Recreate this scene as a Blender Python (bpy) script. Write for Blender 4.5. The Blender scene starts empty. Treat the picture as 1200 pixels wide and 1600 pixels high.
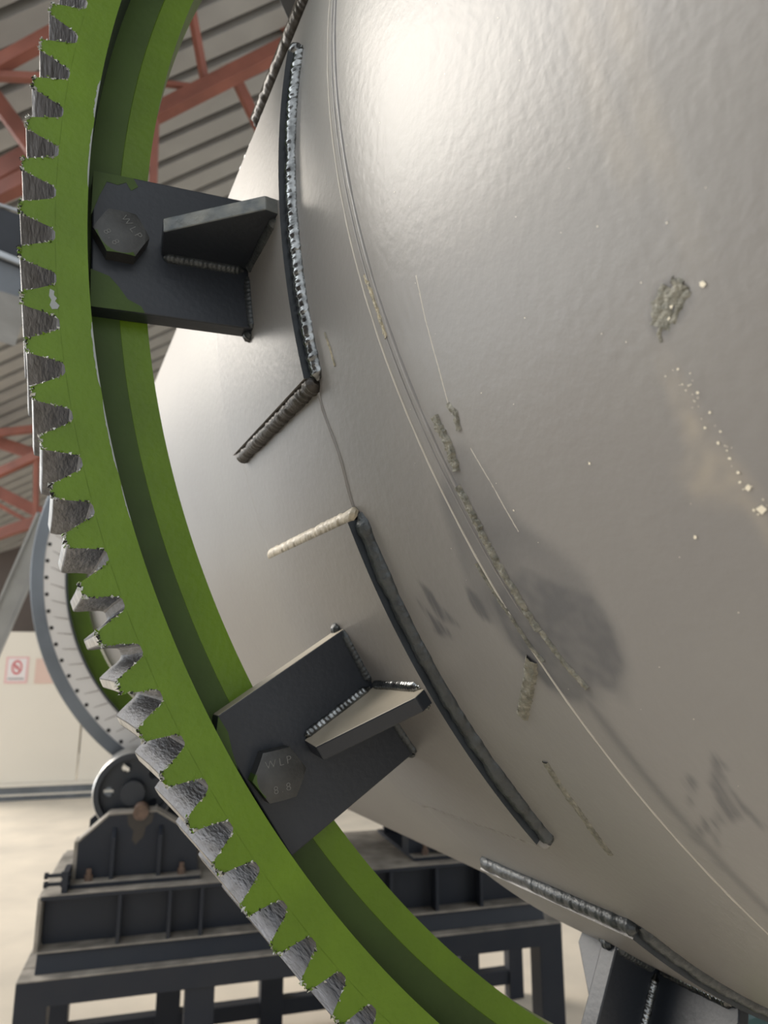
import bpy, bmesh, math, random
import numpy as np
from mathutils import Vector, Matrix, noise
random.seed(7)
rng = np.random.default_rng(7)
PI = math.pi
col = bpy.context.scene.collection
scene = bpy.context.scene

# ------------------------------------------------------------------ frame of the place
# world: X right, Y along the drum axis (away), Z up; camera stands 1.5 m above the floor
XC = (0.9025015, 0.0915074, 0.4208532)
DC = (-0.4306867, 0.1917533, 0.8818955)
WC = (0.0, -0.9771679, 0.2124686)
FPX = 1105.726
CAM = Vector((0, 0, 1.5))
S = 0.98                                   # metres per tip radius of the ring gear
TH0 = -5.353                               # angles below are counted from a line tilted by this much
AX, AY, AZ = 0.9317914, 0.5587763, 1.5 + 0.4191845   # drum axis at the front face of the ring gear


def ray(px, py):
    c = ((px - 600) / FPX, (py - 800) / FPX, 1.0)
    return Vector([sum(a * b for a, b in zip(v, c)) for v in (XC, DC, WC)])


def at(px, py, t):
    return CAM + ray(px, py) * t


def P(th, r, z):
    a = math.radians(th + TH0)
    return Vector((AX - S * r * math.cos(a), AY + S * z, AZ + S * r * math.sin(a)))


# ------------------------------------------------------------------ mesh helper
class MB:
    def __init__(self):
        self.v = []; self.f = []; self.m = []

    def add(self, vs, fs, m=0):
        o = len(self.v)
        self.v += [tuple(p) for p in vs]
        self.f += [tuple(i + o for i in f) for f in fs]
        self.m += [m] * len(fs)

    def hexa(self, p, m=0):                # 8 points: bottom ring, top ring
        self.add(p, [(3, 2, 1, 0), (4, 5, 6, 7), (0, 1, 5, 4), (1, 2, 6, 5), (2, 3, 7, 6), (3, 0, 4, 7)], m)

    def box(self, o, a, b, c, m=0):        # corner + three edge vectors
        o, a, b, c = Vector(o), Vector(a), Vector(b), Vector(c)
        self.hexa([o, o + a, o + a + b, o + b, o + c, o + a + c, o + a + b + c, o + b + c], m)

    def prism(self, pts, ext, m=0, mside=None):
        n = len(pts); ext = Vector(ext)
        q = [Vector(p) for p in pts]
        self.add(q + [p + ext for p in q], [tuple(range(n))[::-1], tuple(range(n, 2 * n))], m)
        o = len(self.v) - 2 * n
        for i in range(n):
            j = (i + 1) % n
            self.f.append((o + i, o + j, o + n + j, o + n + i)); self.m.append(m if mside is None else mside)

    def beam(self, a, b, w, h, up=(0, 0, 1), m=0):
        a, b, up = Vector(a), Vector(b), Vector(up)
        d = (b - a).normalized(); s = d.cross(up).normalized() * w / 2; u = s.cross(d).normalized() * h / 2
        self.hexa([a - s - u, a + s - u, a + s + u, a - s + u, b - s - u, b + s - u, b + s + u, b - s + u], m)

    def cyl(self, a, b, r, n=24, m=0, r2=None):
        a, b = Vector(a), Vector(b); d = (b - a).normalized()
        s = d.orthogonal().normalized(); u = d.cross(s); r2 = r if r2 is None else r2
        ring = lambda c, rr: [c + (s * math.cos(2 * PI * i / n) + u * math.sin(2 * PI * i / n)) * rr for i in range(n)]
        self.add(ring(a, r) + ring(b, r2), [tuple(range(n))[::-1], tuple(range(n, 2 * n))] + [(i, (i + 1) % n, n + (i + 1) % n, n + i) for i in range(n)], m)

    def lathe(self, prof, t0=0, t1=360, n=360, mats=None, closed=True):
        # profile of (r, z) in drum units revolved about the drum axis
        full = abs(t1 - t0 - 360) < 1e-6; k = len(prof); cnt = n if full else n + 1
        vs = []
        for i in range(cnt):
            th = t0 + (t1 - t0) * i / n
            vs += [P(th, r, z) for r, z in prof]
        o = len(self.v); self.v += [tuple(p) for p in vs]
        for i in range(n):
            i2 = (i + 1) % cnt
            for j in range(k if closed else k - 1):
                j2 = (j + 1) % k
                self.f.append((o + i * k + j, o + i2 * k + j, o + i2 * k + j2, o + i * k + j2))
                self.m.append(0 if mats is None else mats[j])
        if not full and closed:
            self.f.append(tuple(o + j for j in range(k))); self.m.append(0)
            self.f.append(tuple(o + n * k + j for j in range(k))[::-1]); self.m.append(0)

    def build(self, name, mats, parent=None, org=None, smooth=None, bevel=0, fix=True):
        me = bpy.data.meshes.new(name)
        L = Vector((0, 0, 0))
        p = parent
        while p is not None:
            L = L + p.location; p = p.parent
        if org is not None: L = L + (Vector(org) - L)
        me.from_pydata([(x - L.x, y - L.y, z - L.z) for x, y, z in self.v], [], self.f)
        mats = mats if isinstance(mats, (list, tuple)) else [mats]
        for m in mats: me.materials.append(m)
        me.polygons.foreach_set('material_index', np.array(self.m, dtype=np.int32))
        if fix:
            bm = bmesh.new(); bm.from_mesh(me)
            bmesh.ops.recalc_face_normals(bm, faces=bm.faces)
            bm.to_mesh(me); bm.free()
        if smooth is not None:
            me.polygons.foreach_set('use_smooth', np.ones(len(me.polygons), dtype=bool))
            me.set_sharp_from_angle(angle=math.radians(smooth))
        me.update()
        o = bpy.data.objects.new(name, me); col.objects.link(o)
        if parent is not None: o.parent = parent
        elif org is not None: o.location = org
        if bevel:
            b = o.modifiers.new('bevel', 'BEVEL'); b.width = bevel; b.segments = 2; b.limit_method = 'ANGLE'; b.harden_normals = False
        return o


def tag(o, label=None, cat=None, group=None, kind=None):
    if label: o['label'] = label
    if cat: o['category'] = cat
    if group: o['group'] = group
    if kind: o['kind'] = kind
    return o


def thing(name, label, cat, loc, group=None):
    o = bpy.data.objects.new(name, None); col.objects.link(o)
    o.location = loc; o.empty_display_size = .1
    return tag(o, label, cat, group)


# ------------------------------------------------------------------ materials
def mat(name, base, rough=.5, metal=0., var=.0, vscale=8., bump=0., bscale=40., coat=0., spec=.5, rvar=0., stretch=None, base2=None, detail=6):
    m = bpy.data.materials.new(name); m.use_nodes = True
    nt = m.node_tree; N = nt.nodes; L = nt.links
    b = N['Principled BSDF']
    b.inputs['Roughness'].default_value = rough; b.inputs['Metallic'].default_value = metal
    b.inputs['Specular IOR Level'].default_value = spec
    b.inputs['Coat Weight'].default_value = coat; b.inputs['Coat Roughness'].default_value = .15
    b.inputs['Base Color'].default_value = (*base, 1)
    tc = N.new('ShaderNodeTexCoord'); src = tc.outputs['Object']
    if stretch:
        mp = N.new('ShaderNodeMapping'); mp.inputs['Scale'].default_value = stretch
        L.new(src, mp.inputs['Vector']); src = mp.outputs['Vector']
    if var > 0 or base2:
        n = N.new('ShaderNodeTexNoise'); n.inputs['Scale'].default_value = vscale; n.inputs['Detail'].default_value = detail
        L.new(src, n.inputs['Vector'])
        r = N.new('ShaderNodeMapRange'); r.inputs['From Min'].default_value = .3; r.inputs['From Max'].default_value = .7
        L.new(n.outputs['Fac'], r.inputs['Value'])
        mx = N.new('ShaderNodeMix'); mx.data_type = 'RGBA'
        c2 = base2 if base2 else tuple(c * (1 - var) for c in base)
        mx.inputs['A'].default_value = (*base, 1); mx.inputs['B'].default_value = (*c2, 1)
        L.new(r.outputs['Result'], mx.inputs['Factor']); L.new(mx.outputs['Result'], b.inputs['Base Color'])
        if rvar:
            r2 = N.new('ShaderNodeMapRange'); r2.inputs['To Min'].default_value = max(.02, rough - rvar); r2.inputs['To Max'].default_value = rough + rvar
            L.new(n.outputs['Fac'], r2.inputs['Value']); L.new(r2.outputs['Result'], b.inputs['Roughness'])
    if bump > 0:
        n2 = N.new('ShaderNodeTexNoise'); n2.inputs['Scale'].default_value = bscale; n2.inputs['Detail'].default_value = 4
        L.new(src, n2.inputs['Vector'])
        bp = N.new('ShaderNodeBump'); bp.inputs['Strength'].default_value = bump; bp.inputs['Distance'].default_value = .002
        L.new(n2.outputs['Fac'], bp.inputs['Height']); L.new(bp.outputs['Normal'], b.inputs['Normal'])
    return m


GREEN = mat('green_paint', (.118, .212, .006), rough=.45, spec=.3, var=.25, vscale=14, bump=.35, bscale=160, coat=.1)
GREEN_IN = mat('green_paint_dark', (.058, .105, .016), rough=.5, spec=.3, var=.45, vscale=9, bump=.2, bscale=120)  # darker green for the web's outer zone and the smears
DRUM_C = (.215, .206, .195)
BLUE = mat('blue_black_paint', (.016, .020, .028), rough=.42, var=.25, vscale=12, bump=.12, bscale=200)
EDGE = mat('dark_plate_edge', (.035, .042, .05), rough=.4, var=.4, vscale=30, bump=.2, bscale=200)
BARE = mat('bare_steel', (.50, .49, .47), rough=.38, metal=.9, var=.5, vscale=60, bump=.4, bscale=300)
FLANK = mat('torch_cut_steel', (.05, .053, .066), rough=.42, metal=.5, vscale=30, base2=(.012, .012, .015), bump=.5, bscale=70, stretch=(6, 1.0, 6), rvar=.12)
WELD = mat('weld_metal', (.34, .35, .35), rough=.2, metal=.95, var=.75, vscale=110, bump=.25, bscale=300)
WELD_DARK = mat('painted_weld', (.055, .062, .066), rough=.35, metal=.2, var=.5, vscale=80, bump=.4, bscale=300)
WELD_LIT_CREAM = mat('sunlit_cream_weld', (.44, .38, .28), rough=.4, var=.35, vscale=90, bump=.4, bscale=300)  # cream paint on the bead, lightened to carry the sunlight on it
WELD_SHADE = mat('shaded_weld', (.05, .043, .037), rough=.45, metal=.2, var=.6, vscale=70, bump=.6, bscale=250)  # brown tone paints in the shade on the pad's lower side
BOLT_MARK = mat('worn_bolt_mark', (.16, .16, .15), rough=.4, metal=.4)
BOLT = mat('oxide_bolt', (.055, .056, .055), rough=.38, metal=.35, var=.3, vscale=90, bump=.1, bscale=400)
WORN_SHEEN = mat('worn_sheen_edge', (.075, .088, .095), rough=.33, vscale=55, base2=(.20, .20, .18), bump=.3, bscale=150, metal=.3)  # grey holds a painted sky sheen; the cream patches are real chips
LIT_OVERSPRAY = mat('sunlit_cream_overspray', (.42, .37, .29), rough=.45, vscale=22, base2=(.30, .26, .20), bump=.1, bscale=150)  # cream overspray with sunlight painted into the tone
SCAR = mat('ground_scar', (.235, .222, .18), rough=.55, vscale=260, base2=(.09, .09, .072), bump=.9, bscale=300, metal=.1)
SCAR_Y = mat('yellowed_scar', (.42, .36, .24), rough=.5, vscale=240, base2=(.16, .15, .11), bump=.8, bscale=300)
SCRATCH = mat('scratched_paint', (.42, .39, .34), rough=.5)
BURR = mat('burr_steel', (.55, .55, .50), rough=.35, metal=.5, var=.5, vscale=200)
CHIP = mat('primer_chip', (.30, .32, .32), rough=.5)
RED = mat('red_oxide_paint', (.30, .105, .072), rough=.6, base2=(.19, .07, .05), vscale=4)
ROOF = mat('roof_sheet', (.36, .35, .33), rough=.55, var=.15, vscale=3, metal=.0)
CREAM = mat('cream_panel', (.80, .74, .64), rough=.6, var=.04, vscale=1.5)
FLOOR = mat('dusty_concrete', (.66, .58, .47), rough=.8, vscale=2.2, base2=(.52, .46, .38), bump=.15, bscale=30)
DUSTY = mat('dusty_blue_paint', (.011, .015, .025), rough=.5, vscale=7, base2=(.018, .021, .029), spec=.35, bump=.1, bscale=80)
DUST_LIT = mat('dust_and_sunlit', (.36, .325, .28), rough=.8, var=.5, vscale=16)  # real dust on the tops; also paints sunlight onto the end plate
STEEL = mat('grey_steel', (.40, .42, .44), rough=.42, metal=.55, var=.25, vscale=5)
TREAD = mat('worn_tread_steel', (.55, .54, .52), rough=.3, metal=.7, var=.3)
TYRE = mat('tyre_steel', (.20, .22, .245), rough=.4, metal=.5, var=.35, vscale=4)
WHITE = mat('white_liner', (.84, .81, .78), rough=.55, var=.08, vscale=4)
BLACK = mat('dark_hole', (.015, .014, .013), rough=.7)
RUST = mat('rusty_pin', (.16, .10, .07), rough=.6, var=.5, vscale=50)
GREASE = mat('dark_grease', (.03, .022, .016), rough=.35, var=.5, vscale=30)
BROWN = mat('dark_brown_sheet', (.09, .07, .06), rough=.7, var=.3, vscale=2)
TEAL = mat('teal_paint', (.012, .06, .065), rough=.4, var=.2)
POSTW = mat('poster_white', (.80, .74, .73), rough=.5)
POSTP = mat('poster_pink', (.78, .50, .48), rough=.5)
POSTR = mat('poster_red', (.62, .10, .11), rough=.5)
POSTG = mat('poster_grey', (.30, .29, .29), rough=.5)
POSTC = mat('poster_cream', (.72, .52, .44), rough=.5)


def drum_material():
    m = bpy.data.materials.new('drum_paint'); m.use_nodes = True
    nt = m.node_tree; N = nt.nodes; L = nt.links; b = N['Principled BSDF']
    b.inputs['Roughness'].default_value = .38
    b.inputs['Specular IOR Level'].default_value = .5
    tc = N.new('ShaderNodeTexCoord')
    n = N.new('ShaderNodeTexNoise'); n.inputs['Scale'].default_value = 5; n.inputs['Detail'].default_value = 8; n.inputs['Roughness'].default_value = .65
    L.new(tc.outputs['Object'], n.inputs['Vector'])
    mp = N.new('ShaderNodeMapRange'); mp.inputs['From Min'].default_value = .3; mp.inputs['From Max'].default_value = .7
    L.new(n.outputs['Fac'], mp.inputs['Value'])
    mx = N.new('ShaderNodeMix'); mx.data_type = 'RGBA'
    mx.inputs['A'].default_value = (*DRUM_C, 1); mx.inputs['B'].default_value = (DRUM_C[0] * .9, DRUM_C[1] * .89, DRUM_C[2] * .91, 1)
    L.new(mp.outputs['Result'], mx.inputs['Factor'])
    cur = mx.outputs['Result']
    for an, c in (('stain', (.088, .088, .094)), ('dust', (.33, .29, .235)), ('smear', (.095, .094, .098))):
        a = N.new('ShaderNodeAttribute'); a.attribute_name = an
        k = N.new('ShaderNodeMix'); k.data_type = 'RGBA'; k.inputs['B'].default_value = (*c, 1)
        L.new(cur, k.inputs['A']); L.new(a.outputs['Fac'], k.inputs['Factor']); cur = k.outputs['Result']
    L.new(cur, b.inputs['Base Color'])
    n2 = N.new('ShaderNodeTexNoise'); n2.inputs['Scale'].default_value = 150; n2.inputs['Detail'].default_value = 3
    L.new(tc.outputs['Object'], n2.inputs['Vector'])
    n3 = N.new('ShaderNodeTexNoise'); n3.inputs['Scale'].default_value = 14; n3.inputs['Detail'].default_value = 3
    L.new(tc.outputs['Object'], n3.inputs['Vector'])
    b1 = N.new('ShaderNodeBump'); b1.inputs['Strength'].default_value = .15; b1.inputs['Distance'].default_value = .002
    L.new(n2.outputs['Fac'], b1.inputs['Height'])
    b2 = N.new('ShaderNodeBump'); b2.inputs['Strength'].default_value = .04; b2.inputs['Distance'].default_value = .01
    L.new(n3.outputs['Fac'], b2.inputs['Height']); L.new(b1.outputs['Normal'], b2.inputs['Normal'])
    L.new(b2.outputs['Normal'], b.inputs['Normal'])
    return m


DRUM = drum_material()

# ------------------------------------------------------------------ the drum surface
FB = (-0.35188663, 0.17201164, 0.08117801)     # fold between belly and front cone
FA = (-0.31001179, 0.14393407, 0.0779333)      # edge of the belly strip
CONE, BEND = .10, .03


def zfold(th, s=FB):
    a = np.radians(th); return s[0] + s[1] * np.cos(a) + s[2] * np.sin(a)


def rsurf(th, z):
    u = np.maximum(zfold(th) - z, 0)
    r = .8 - CONE * (u - BEND * (1 - np.exp(-u / BEND)))
    return r - .003 / (1 + np.exp(-(z - .165) / .0015))


def Q(th, z, h=0.0):                            # point on the drum, h metres above the paint
    return P(th, float(rsurf(th, z)) + h / S, z)


def inpoly(T, Z, poly):
    ins = np.zeros(T.shape, bool); n = len(poly)
    for i in range(n):
        x1, y1 = poly[i]; x2, y2 = poly[(i + 1) % n]
        c = ((y1 > Z) != (y2 > Z))
        with np.errstate(divide='ignore', invalid='ignore'):
            xx = (x2 - x1) * (Z - y1) / (y2 - y1 + 1e-12) + x1
        ins ^= c & (T < xx)
    return ins


def blur(A, k):
    for ax in (0, 1):
        B = np.zeros_like(A)
        for s in range(-k, k + 1): B += np.roll(A, s, ax)
        A = B / (2 * k + 1)
    return A


DARK = [(-18.3, -.192), (-20.3, -.188), (-22.324, -.184), (-23.842, -.1783), (-24.699, -.191), (-25.895, -.1947), (-27.875, -.2086), (-28.899, -.2264), (-28.716, -.2508), (-28.3, -.262), (-28.689, -.2695), (-27.341, -.2822), (-25.579, -.2888), (-24.292, -.2873), (-23.15, -.2843), (-21.809, -.2714), (-20.168, -.2534), (-18.356, -.2453), (-16.706, -.2339), (-17.2, -.215)]
DARK_CORE = [(-23.6, -.20), (-25.9, -.1975), (-27.875, -.21), (-28.7, -.2264), (-28.5, -.2458), (-27.8, -.2500), (-28.2, -.2655), (-27.2, -.2800), (-25.5, -.2870), (-24.292, -.2850), (-23.6, -.2700), (-22.6, -.242)]
SMEARS = [
    [(-15.5, -.3745), (-15.3, -.3815), (-15.25, -.3896), (-15.907, -.3927), (-16.262, -.3888), (-16.4, -.3812), (-16.65, -.3748), (-16.149, -.3700)],
    [(-21.982, -.1226), (-22.644, -.1335), (-23.672, -.1374), (-24.733, -.1505), (-24.46, -.1366), (-24.346, -.1273), (-23.603, -.1254)],
    [(-22.909, -.109), (-23.701, -.1167), (-24.33, -.1238), (-25.029, -.1332), (-25.313, -.1297), (-25.031, -.1112), (-24.353, -.1122)],
    [(-22.851, -.1786), (-23.303, -.1866), (-24.362, -.1889), (-24.699, -.191), (-24.415, -.1795), (-23.718, -.1743)],
    [(-30.646, -.3074), (-31.061, -.3074), (-31.46, -.3108), (-31.545, -.3059), (-32.219, -.3032), (-33.065, -.3056), (-34.036, -.3103), (-34.291, -.3066), (-33.363, -.305), (-33.899, -.2973), (-34.176, -.2877), (-34.361, -.2812), (-35.166, -.2752), (-36.031, -.2652), (-34.846, -.2747), (-33.576, -.2861), (-32.748, -.2928), (-32.305, -.2925)],
    [(-32.299, -.276), (-31.875, -.2832), (-32.08, -.2874), (-32.606, -.2823), (-33.062, -.2769), (-33.686, -.2699), (-33.651, -.2676), (-32.92, -.2756)],
    [(-34.007, -.2745), (-34.189, -.2798), (-34.909, -.2709), (-35.432, -.2608), (-35.088, -.2608)]]
DUSTS = [
    [(-16.901, -.3716), (-17.294, -.3741), (-18.138, -.3745), (-19.018, -.3764), (-19.689, -.3785), (-20.591, -.3819), (-21.476, -.385), (-22.552, -.3882), (-25, -.394), (-25.5, -.388), (-23.257, -.3841), (-22.418, -.3809), (-22.02, -.3762), (-21.75, -.3676), (-21.398, -.3606), (-20.8, -.3579), (-20.478, -.3678), (-19.641, -.3682), (-18.623, -.3695), (-17.786, -.3697)],
    [(-5, -.376), (-8.258, -.3759), (-9.556, -.3756), (-10.214, -.3779), (-11.115, -.3788), (-12.144, -.3805), (-12.498, -.3837), (-12.198, -.3861), (-11.362, -.3859), (-10.244, -.3845), (-9.091, -.3829), (-8.146, -.3852), (-5, -.384)],
    [(-3, -.393), (-6.497, -.3934), (-7.787, -.3934), (-9.522, -.3942), (-11.188, -.3946), (-12.476, -.3962), (-13.405, -.3991), (-14.952, -.3985), (-15.804, -.3978), (-15.793, -.4001), (-14.838, -.4005), (-13.298, -.401), (-12.167, -.4021), (-10.502, -.4008), (-8.916, -.4015), (-7.19, -.4037), (-3, -.404)]]


def drum_shell(parent):
    th = np.concatenate([np.arange(-66, 26, .14), np.arange(26, 294, 3.)])
    z = np.concatenate([np.linspace(-.95, -.50, 12)[:-1], np.arange(-.50, -.09, .0014), np.arange(-.09, .22, .004), np.linspace(.22, 2.72, 40)])
    T, Z = np.meshgrid(th, z, indexing='ij'); R = rsurf(T, Z)
    a = np.radians(T + TH0)
    o = parent.location
    V = np.stack([AX - S * R * np.cos(a) - o.x, AY + S * Z - o.y, AZ + S * R * np.sin(a) - o.z], -1).reshape(-1, 3)
    nt, nz = T.shape
    I = np.arange(nt * nz).reshape(nt, nz); I2 = np.roll(I, -1, 0)
    F = np.stack([I[:, :-1], I[:, 1:], I2[:, 1:], I2[:, :-1]], -1).reshape(-1, 4)
    me = bpy.data.meshes.new('shell')
    me.vertices.add(len(V)); me.vertices.foreach_set('co', V.astype(np.float32).ravel())
    me.loops.add(F.size); me.loops.foreach_set('vertex_index', F.astype(np.int32).ravel())
    me.polygons.add(len(F)); me.polygons.foreach_set('loop_start', np.arange(0, F.size, 4, dtype=np.int32))
    me.update(calc_edges=True)
    me.polygons.foreach_set('use_smooth', np.ones(len(F), bool))
    me.materials.append(DRUM)
    # stains and dust with shapes of their own
    nz1 = np.array([noise.noise((t * .55, q * 32, 3.1)) for t, q in zip(T.ravel(), Z.ravel())]).reshape(T.shape)
    nz2 = np.array([noise.noise((t * 2.2, q * 150, 9.7)) for t, q in zip(T.ravel(), Z.ravel())]).reshape(T.shape)
    brush = np.array([noise.noise((t * .35, q * 420, 1.7)) for t, q in zip(T.ravel(), Z.ravel())]).reshape(T.shape)
    fine = (T < 26)

    def mask(poly, wob=.25, k=1):
        Tw = T + nz1 * wob + nz2 * wob * .5; Zw = Z + nz2 * .0012
        return blur((inpoly(Tw, Zw, poly) & fine).astype(float), k)

    stain = .60 * mask(DARK, .4, 3) * (.8 + .4 * nz1) + .42 * mask(DARK_CORE, .25, 1) * (.85 + .5 * nz2)
    # the dark smeared line that runs on along the fold
    lw = .0045 + .002 * nz1
    line = np.exp(-((Z - (zfold(T) - .000)) / lw) ** 2) * np.clip((-26.8 - T) / 1.5, 0, 1) * .55
    blot = np.exp(-((T + 35.6) / .5) ** 2 - ((Z - zfold(T) - .003) / .005) ** 2) * .6 + np.exp(-((T + 37.0) / .4) ** 2 - ((Z - zfold(T) - .003) / .0045) ** 2) * .5
    stain = np.clip(np.maximum(stain, np.maximum(line, blot)), 0, .95)
    smear = sum(mask(p, .10, 1) for p in SMEARS) * np.clip(.80 + 1.2 * brush, .25, .95)
    dust = mask(DUSTS[0], .3, 3) * (.42 + .35 * nz2) + (mask(DUSTS[1], .5, 4) + mask(DUSTS[2], .5, 4)) * (.34 + .3 * nz1)
    for nm, A in (('stain', stain), ('dust', np.clip(dust, 0, .8)), ('smear', np.clip(smear, 0, .9))):
        at_ = me.attributes.new(nm, 'FLOAT', 'POINT'); at_.data.foreach_set('value', A.astype(np.float32).ravel())
    ob = bpy.data.objects.new('shell', me); col.objects.link(ob); ob.parent = parent
    return ob


def bead(mb, path, nrm, w, h, step=None, m=0, wob=.12, ra=.18):
    """scalloped weld bead along a path of points; nrm = outward normals"""
    pts = [Vector(p) for p in path]
    seg = [0]
    for i in range(1, len(pts)): seg.append(seg[-1] + (pts[i] - pts[i - 1]).length)
    tot = seg[-1]; step = step or w * .45
    k = max(2, int(tot / step)); sub = 4; n = k * sub
    ring = 9; o = len(mb.v); seed = random.random() * 50
    for i in range(n + 1):
        s = tot * i / n
        j = max(0, min(len(seg) - 2, next((q for q in range(len(seg) - 1) if seg[q + 1] >= s), len(seg) - 2)))
        f = (s - seg[j]) / max(1e-9, seg[j + 1] - seg[j])
        p = pts[j].lerp(pts[j + 1], f); nn = Vector(nrm[j]).lerp(Vector(nrm[j + 1]), f).normalized()
        d = (pts[j + 1] - pts[j]).normalized(); sd = d.cross(nn).normalized()
        ph = (i % sub) / sub
        jit = .6 + .8 * abs(noise.noise((i // sub * 1.7, seed, 4)))
        rip = 1 - ra * jit * ph + wob * noise.noise((s * 60, seed, 0)) + wob * .7 * noise.noise((s * 170, seed, 7))
        end = min(1, .35 + min(s, tot - s) / (w * .6))
        for q in range(ring):
            a = PI * q / (ring - 1)
            cres = -math.sin(a) * w * .22
            mb.v.append(tuple(p + sd * math.cos(a) * w / 2 * rip * end + nn * (math.sin(a) * h * rip * end - h * .12) + d * (cres if 0 < i < n else 0)))
    for i in range(n):
        for q in range(ring - 1):
            a = o + i * ring + q
            mb.f.append((a, a + 1, a + ring + 1, a + ring)); mb.m.append(m)
    mb.f.append(tuple(o + q for q in range(ring))); mb.m.append(m)
    mb.f.append(tuple(o + n * ring + q for q in range(ring))[::-1]); mb.m.append(m)


def nrm_at(th):
    a = math.radians(th + TH0); return Vector((-math.cos(a), 0, math.sin(a)))


drum = thing('rotary_drum', 'huge grey-beige painted steel drum filling the right side, inside the green gear ring', 'drum', (AX, AY + .8, AZ - .8 * S))
drum_shell(drum)

# raised edge line of the belly strip and the ridge at the fold
mb = MB()
ths = np.arange(24, -64, -.5)
bead(mb, [Q(t, zfold(t, FA), .0001) for t in ths], [nrm_at(t) for t in ths], .0016, .0008, step=.02, wob=.3)
tag(mb.build('seam_line', SCRATCH, drum, smooth=60), None)
mb = MB()
ths = np.arange(24, -25, -.5)
bead(mb, [Q(t, zfold(t), .0) for t in ths], [nrm_at(t) for t in ths], .0034, .0014, step=.03, wob=.3)
mb.build('seam_ridge', DRUM, drum, smooth=60); mb = MB()
bead(mb, [Q(t, zfold(t) + .006, .0) for t in ths], [nrm_at(t) for t in ths], .0016, .0008, step=.03, wob=.3)
mb.build('seam_ridge', DRUM, drum, smooth=60)
mb = MB()
ths = np.linspace(-9.9, -17.5, 24)
bead(mb, [Q(t, -.074 + .003 * math.sin(t), .0) for t in ths], [nrm_at(t) for t in ths], .0035, .0016, step=.02)
mb.build('seam_ridge', DRUM, drum, smooth=60)


def scar(name, pts, w, h, material, ragged=.5, label=None):
    """ragged ground-off weld remains following the drum"""
    mb = MB(); tt = []; zz = []
    for i in range(len(pts) - 1):
        n = max(2, int(math.hypot((pts[i + 1][0] - pts[i][0]) * .0137, pts[i + 1][1] - pts[i][1]) / .0018))
        for k in range(n):
            f = k / n; tt.append(pts[i][0] * (1 - f) + pts[i + 1][0] * f); zz.append(pts[i][1] * (1 - f) + pts[i + 1][1] * f)
    tt.append(pts[-1][0]); zz.append(pts[-1][1])
    n = len(tt); o = 0; W = 7
    sd = random.random() * 90
    for i in range(n):
        j = min(i + 1, n - 1); k = max(i - 1, 0)
        dt = (tt[j] - tt[k]) * .0137; dz = zz[j] - zz[k]; l = math.hypot(dt, dz) or 1
        pt, pz = -dz / l / .0137, dt / l
        wl = w * (1 + ragged * noise.noise((i * .9, sd, 0))); wr = w * (1 + ragged * noise.noise((i * .9, sd + 5, 0)))
        for q in range(W):
            u = q / (W - 1) * 2 - 1
            off = u * (wl if u < 0 else wr) / 2 / S
            hh = h * (1 - abs(u) ** 2.5) * (1 + .7 * noise.noise((i * .7, q * 1.3, sd))) - .0002
            if abs(abs(u) - .66) < .1: hh *= 1.35
            mb.v.append(tuple(Q(tt[i] + pt * off, zz[i] + pz * off, hh)))
    for i in range(n - 1):
        for q in range(W - 1):
            a = i * W + q; mb.f.append((a, a + 1, a + W + 1, a + W)); mb.m.append(0)
    return tag(mb.build(name, material, drum, smooth=50), label)


scar('grinding_scar', [(-26.635, -.2105), (-27.457, -.199), (-28.33, -.1867), (-29.78, -.1645)], .0095, .0022, SCAR, label='short raised grey scar')
scar('grinding_scar', [(-32.596, -.1567), (-33.901, -.1551), (-35.473, -.1555), (-37.248, -.1533), (-38.824, -.1518)], .0065, .0018, SCAR)
scar('grinding_scar', [(-18.387, -.2162), (-19.022, -.2187), (-20.084, -.2203), (-21.14, -.2215), (-22.053, -.2231), (-23.132, -.2265), (-24.197, -.2283), (-25.269, -.2308)], .0055, .0022, SCAR, .9)
scar('grinding_scar', [(-25.276, -.2325), (-26.348, -.2363), (-27.113, -.24), (-28.024, -.2461)], .0042, .0016, SCAR, .6)
scar('grinding_scar', [(-21.844, -.2023), (-23.129, -.2065), (-24.57, -.2116), (-26.003, -.2159), (-26.737, -.2206)], .0026, .0016, SCAR, .5)
scar('grinding_scar', [(-15.197, -.2187), (-15.8, -.2194), (-16.452, -.2224), (-17.168, -.2218), (-17.735, -.2209)], .0070, .0022, SCAR, .9)
scar('grinding_scar', [(-15.079, -.2337), (-15.53, -.2381), (-16.25, -.2363)], .004, .0016, SCAR, .9)
scar('grinding_scar', [(-7.381, -.1836), (-8.319, -.1873), (-9.352, -.1897), (-10.776, -.192)], .0035, .0012, SCAR_Y, .8, 'yellowed scar')
scar('grinding_scar', [(-7.846, -.1069), (-8.84, -.1097), (-9.865, -.1114)], .002, .001, SCAR_Y, .8)
FLECK = mat('pale_fleck', (.72, .66, .53), rough=.5)
mb = MB(); fr_ = random.Random(4)
def fleck(t, z, s):
    n = fr_.randint(4, 6); a0 = fr_.random() * 6
    mb.add([Q(t + s * fr_.uniform(.5, 1) * math.cos(a0 + q * 2 * PI / n) / .0137, z + s * fr_.uniform(.5, 1) * math.sin(a0 + q * 2 * PI / n), .0004) for q in range(n)], [tuple(range(n))])
for t, z, s_ in ((-19.436, -.3167, .0011), (-22.795, -.3539, .0012), (-15.787, -.3979, .0018), (-20.12, -.2555, .0008), (-22.4, -.3865, .0026), (-21.7, -.385, .0018), (-15.9, -.3830, .0016), (-16.2, -.3800, .0012), (-16.1, -.3780, .001)): fleck(t, z, s_)
for q in range(60):
    t = fr_.uniform(-24.5, -17.6); z = -.3741 - .0028 * (-17.3 - t) + fr_.gauss(0, .0026); fleck(t, z, fr_.choice((.0003, .0003, .0004, .0005, .0009)))
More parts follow.
